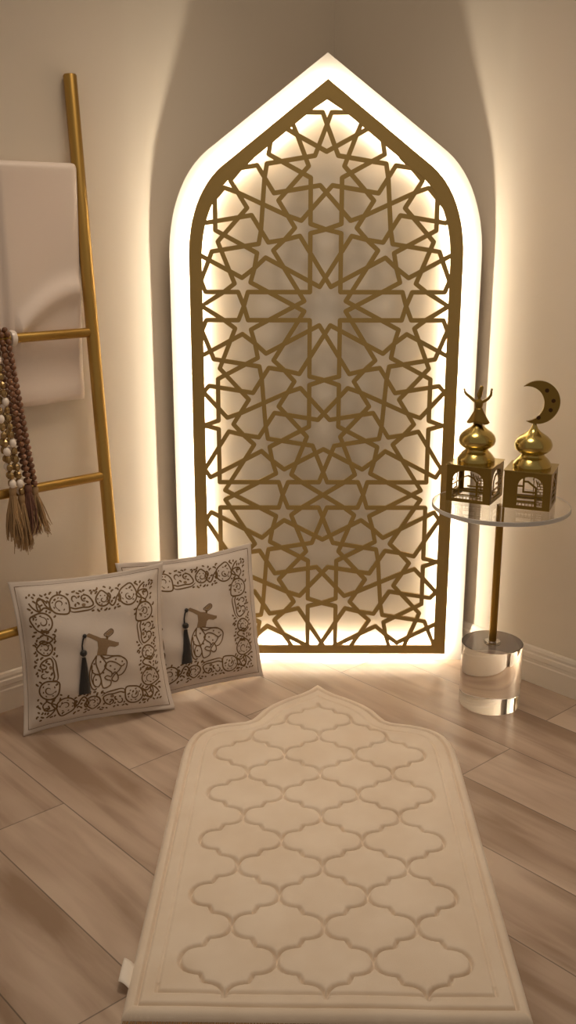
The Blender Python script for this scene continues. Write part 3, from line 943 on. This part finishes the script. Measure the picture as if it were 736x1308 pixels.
def dome(mb, tip):
    z = BZ
    mb.lathe([(0, z + .0004), (.0530, z + .0004), (.0535, z + .004), (.0535, z + .011), (.0515, z + .014), (.0450, z + .023), (.0385, z + .030), (.0335, z + .034), (.0325, z + .038), (.0335, z + .0415),
              (.0425, z + .0455), (.0500, z + .053), (.0530, z + .062), (.0525, z + .070), (.0480, z + .080), (.0390, z + .089), (.0270, z + .097), (.0170, z + .104), (.0105, z + .111), (.0062, z + .119 + tip * .5), (.0038, z + .122 + tip), (0, z + .123 + tip)], n=56)
def make_lantern(label, corner, yaw, kind):
    """corner: front left bottom corner on the table top"""
    ex = Vector((math.cos(yaw), math.sin(yaw), 0)); ey = Vector((-math.sin(yaw), math.cos(yaw), 0))
    c_ = Vector(corner) + ex * BX / 2 + ey * BX / 2
    root = thing('brass_lantern', label, 'lantern', (c_.x, c_.y, ZT1 + .0006), yaw, 'brass lanterns on the side table')
    for k in range(4):
        mb = MB(); plate(mb, Matrix.Rotation(k * math.pi / 2, 3, 'Z'), kind if k != 2 else 2)
        obj('pierced_plate', mb, M_brassmatte, root)
    mb = MB(); mb.box((0, 0, BZ - .0005), (BX + .004, BX + .004, .0025)); obj('roof_plate', mb, M_brass, root)
    mb = MB()
    mb.ring([(-.064, -.064), (.064, -.064), (.064, .064), (-.064, .064)], [(-.05, -.05), (.05, -.05), (.05, .05), (-.05, .05)], (0, 0, 0), (1, 0, 0), (0, 1, 0), (0, 0, 1), .0002, .003)
    obj('bottom_frame', mb, M_brassmatte, root)
    mb = MB(); dome(mb, .0 if kind == 0 else .004); obj('onion_dome', mb, M_brass, root, 55)
    z = BZ + .100
    if kind == 0:
        f = MB()
        # whirling figure: column, flared skirt, torso, raised arms, tall hat
        f.lathe([(0, 0), (.0145, 0), (.0135, .012), (.0105, .030), (.0085, .050), (.0080, .058), (.0105, .066), (.0120, .076), (.0105, .083), (.0050, .087), (.0045, .091), (.0068, .095), (.0074, .100), (.0066, .105), (.0035, .108), (0, .109)], n=20, sy=.75)
        dv = obj('dervish_finial', f, M_brassmatte, root, 60)
        dv.location = (0, 0, z - .005)
        f = MB()
        n = 40; vs = []
        for i in range(9):
            q_ = i / 8
            for k in range(n):
                an = 2 * math.pi * k / n
                rr_ = .0085 + (.0300 - .0085) * q_ ** 1.15 * (1 + .10 * math.sin(4 * an + 1) * q_)
                vs.append((rr_ * math.cos(an), .55 * rr_ * math.sin(an), .062 - .042 * q_ + .003 * q_ * math.sin(3 * an)))
        f.add(vs, [(i * n + k, i * n + (k + 1) % n, (i + 1) * n + (k + 1) % n, (i + 1) * n + k) for i in range(8) for k in range(n)])
        o_ = obj('skirt', f, M_brassmatte, dv, True); md_ = o_.modifiers.new('t', 'SOLIDIFY'); md_.thickness = .0018
        for s_ in (-1, 1):
            f = MB()
            pts_ = [(s_ * .007, 0, .079), (s_ * .017, -.001, .084), (s_ * .027, -.002, .092), (s_ * (.034 if s_ > 0 else .038), -.003, .102 if s_ > 0 else .100), (s_ * (.035 if s_ > 0 else .043), -.004, .112 if s_ > 0 else .107)]
            f.tube(pts_, [.0050, .0046, .0042, .0038, .0032], 10)
            hx_, hy_, hz_ = pts_[-1]
            for t_, l_ in ((-.5, .008), (-.17, .010), (.17, .0095), (.5, .0075)):
                f.tube([(hx_, hy_, hz_ - .001), (hx_ + s_ * (.10 * l_) + t_ * l_ * .5, hy_, hz_ + l_ * .6), (hx_ + s_ * .1 * l_ + t_ * l_ * .8, hy_, hz_ + l_)], [.0011, .0010, .0007], 6)
            f.tube([(hx_, hy_, hz_ - .002), (hx_ - s_ * .004, hy_, hz_ + .003)], [.0011, .0008], 6)
            obj('arm', f, M_brassmatte, dv, 60)
        f = MB(); f.lathe([(0, 0), (.0072, 0), (.0066, .010), (.0055, .021), (.0030, .024), (0, .0245)], n=18); f_ = obj('hat', f, M_brassmatte, dv, 50)
        f_.location = (.001, 0, .1025); f_.rotation_euler = (0, .22, 0)
    else:
        out, inn = crescent_pts()
        f = MB(); t_ = .005
        f.ring(out, inn, (0, 0, 0), (1, 0, 0), (0, 0, 1), (0, 1, 0), -t_, t_, closed=False)
        mo = obj('crescent_finial', f, M_brassmatte, root); weld(mo)
        mo.location = (.0045, 0, BZ + .125 + .0605)
        mo.rotation_euler = (0, rad(0), -yaw + rad(-6))
        for k, (x, zz) in enumerate(((.022, .034), (.0415, .0055), (.0355, -.0205), (.004, -.0425))):
            f = MB(); f.tube([(x, -t_ - .0009, zz), (x, -t_ + .001, zz)], .0058, 16)
            obj('stud', f, M_brassdark, mo)
    return root
make_lantern('brass lantern topped by a whirling dervish figure with raised arms, beside the arch panel', (.457, 2.847, 0), rad(-27), 0)
make_lantern('brass lantern topped by a crescent moon, standing right of the dervish lantern', (.606, 2.772, 0), rad(-22), 1)

# ------------------------------------------------------------------ light of the rest of the room, added overhead fill, camera
wd_ = bpy.data.worlds.new('room_light'); scene.world = wd_; wd_.use_nodes = True
bg = wd_.node_tree.nodes['Background']
bg.inputs['Color'].default_value = (1., .81, .62, 1); bg.inputs['Strength'].default_value = .265
fill_area = bpy.data.lights.new('added_fill_light', 'AREA'); fill_area.shape = 'DISK'; fill_area.size = .8; fill_area.energy = 6.; fill_area.spread = rad(88); fill_area.color = (1., .80, .60)  # fill light added overhead to brighten mat and floor, not a room fixture
lo_ = bpy.data.objects.new('added_fill_light', fill_area); COL.objects.link(lo_); lo_.location = (.08, 2.45, 2.75)

cam = bpy.data.cameras.new('camera'); co = bpy.data.objects.new('camera', cam); COL.objects.link(co)
cam.sensor_fit = 'VERTICAL'; cam.sensor_height = 36; cam.sensor_width = 36 * 736 / 1308; cam.lens = 36 * 1300 / 1308
pitch, roll = .277, .0016
fw = Vector((0, math.cos(pitch), -math.sin(pitch))); up_ = Vector((0, math.sin(pitch), math.cos(pitch))); rt_ = Vector((1, 0, 0))
r2 = rt_ * math.cos(roll) + up_ * math.sin(roll); u2 = up_ * math.cos(roll) - rt_ * math.sin(roll)
M = Matrix((r2, u2, -fw)).transposed().to_4x4(); M.translation = Vector((0, 0, 1.4))
co.matrix_world = M
cam.clip_start = .05
scene.camera = co
vs_ = scene.view_settings
vs_.view_transform = 'Standard'; vs_.look = 'None'; vs_.exposure = 0.; vs_.gamma = 1.; vs_.use_curve_mapping = False
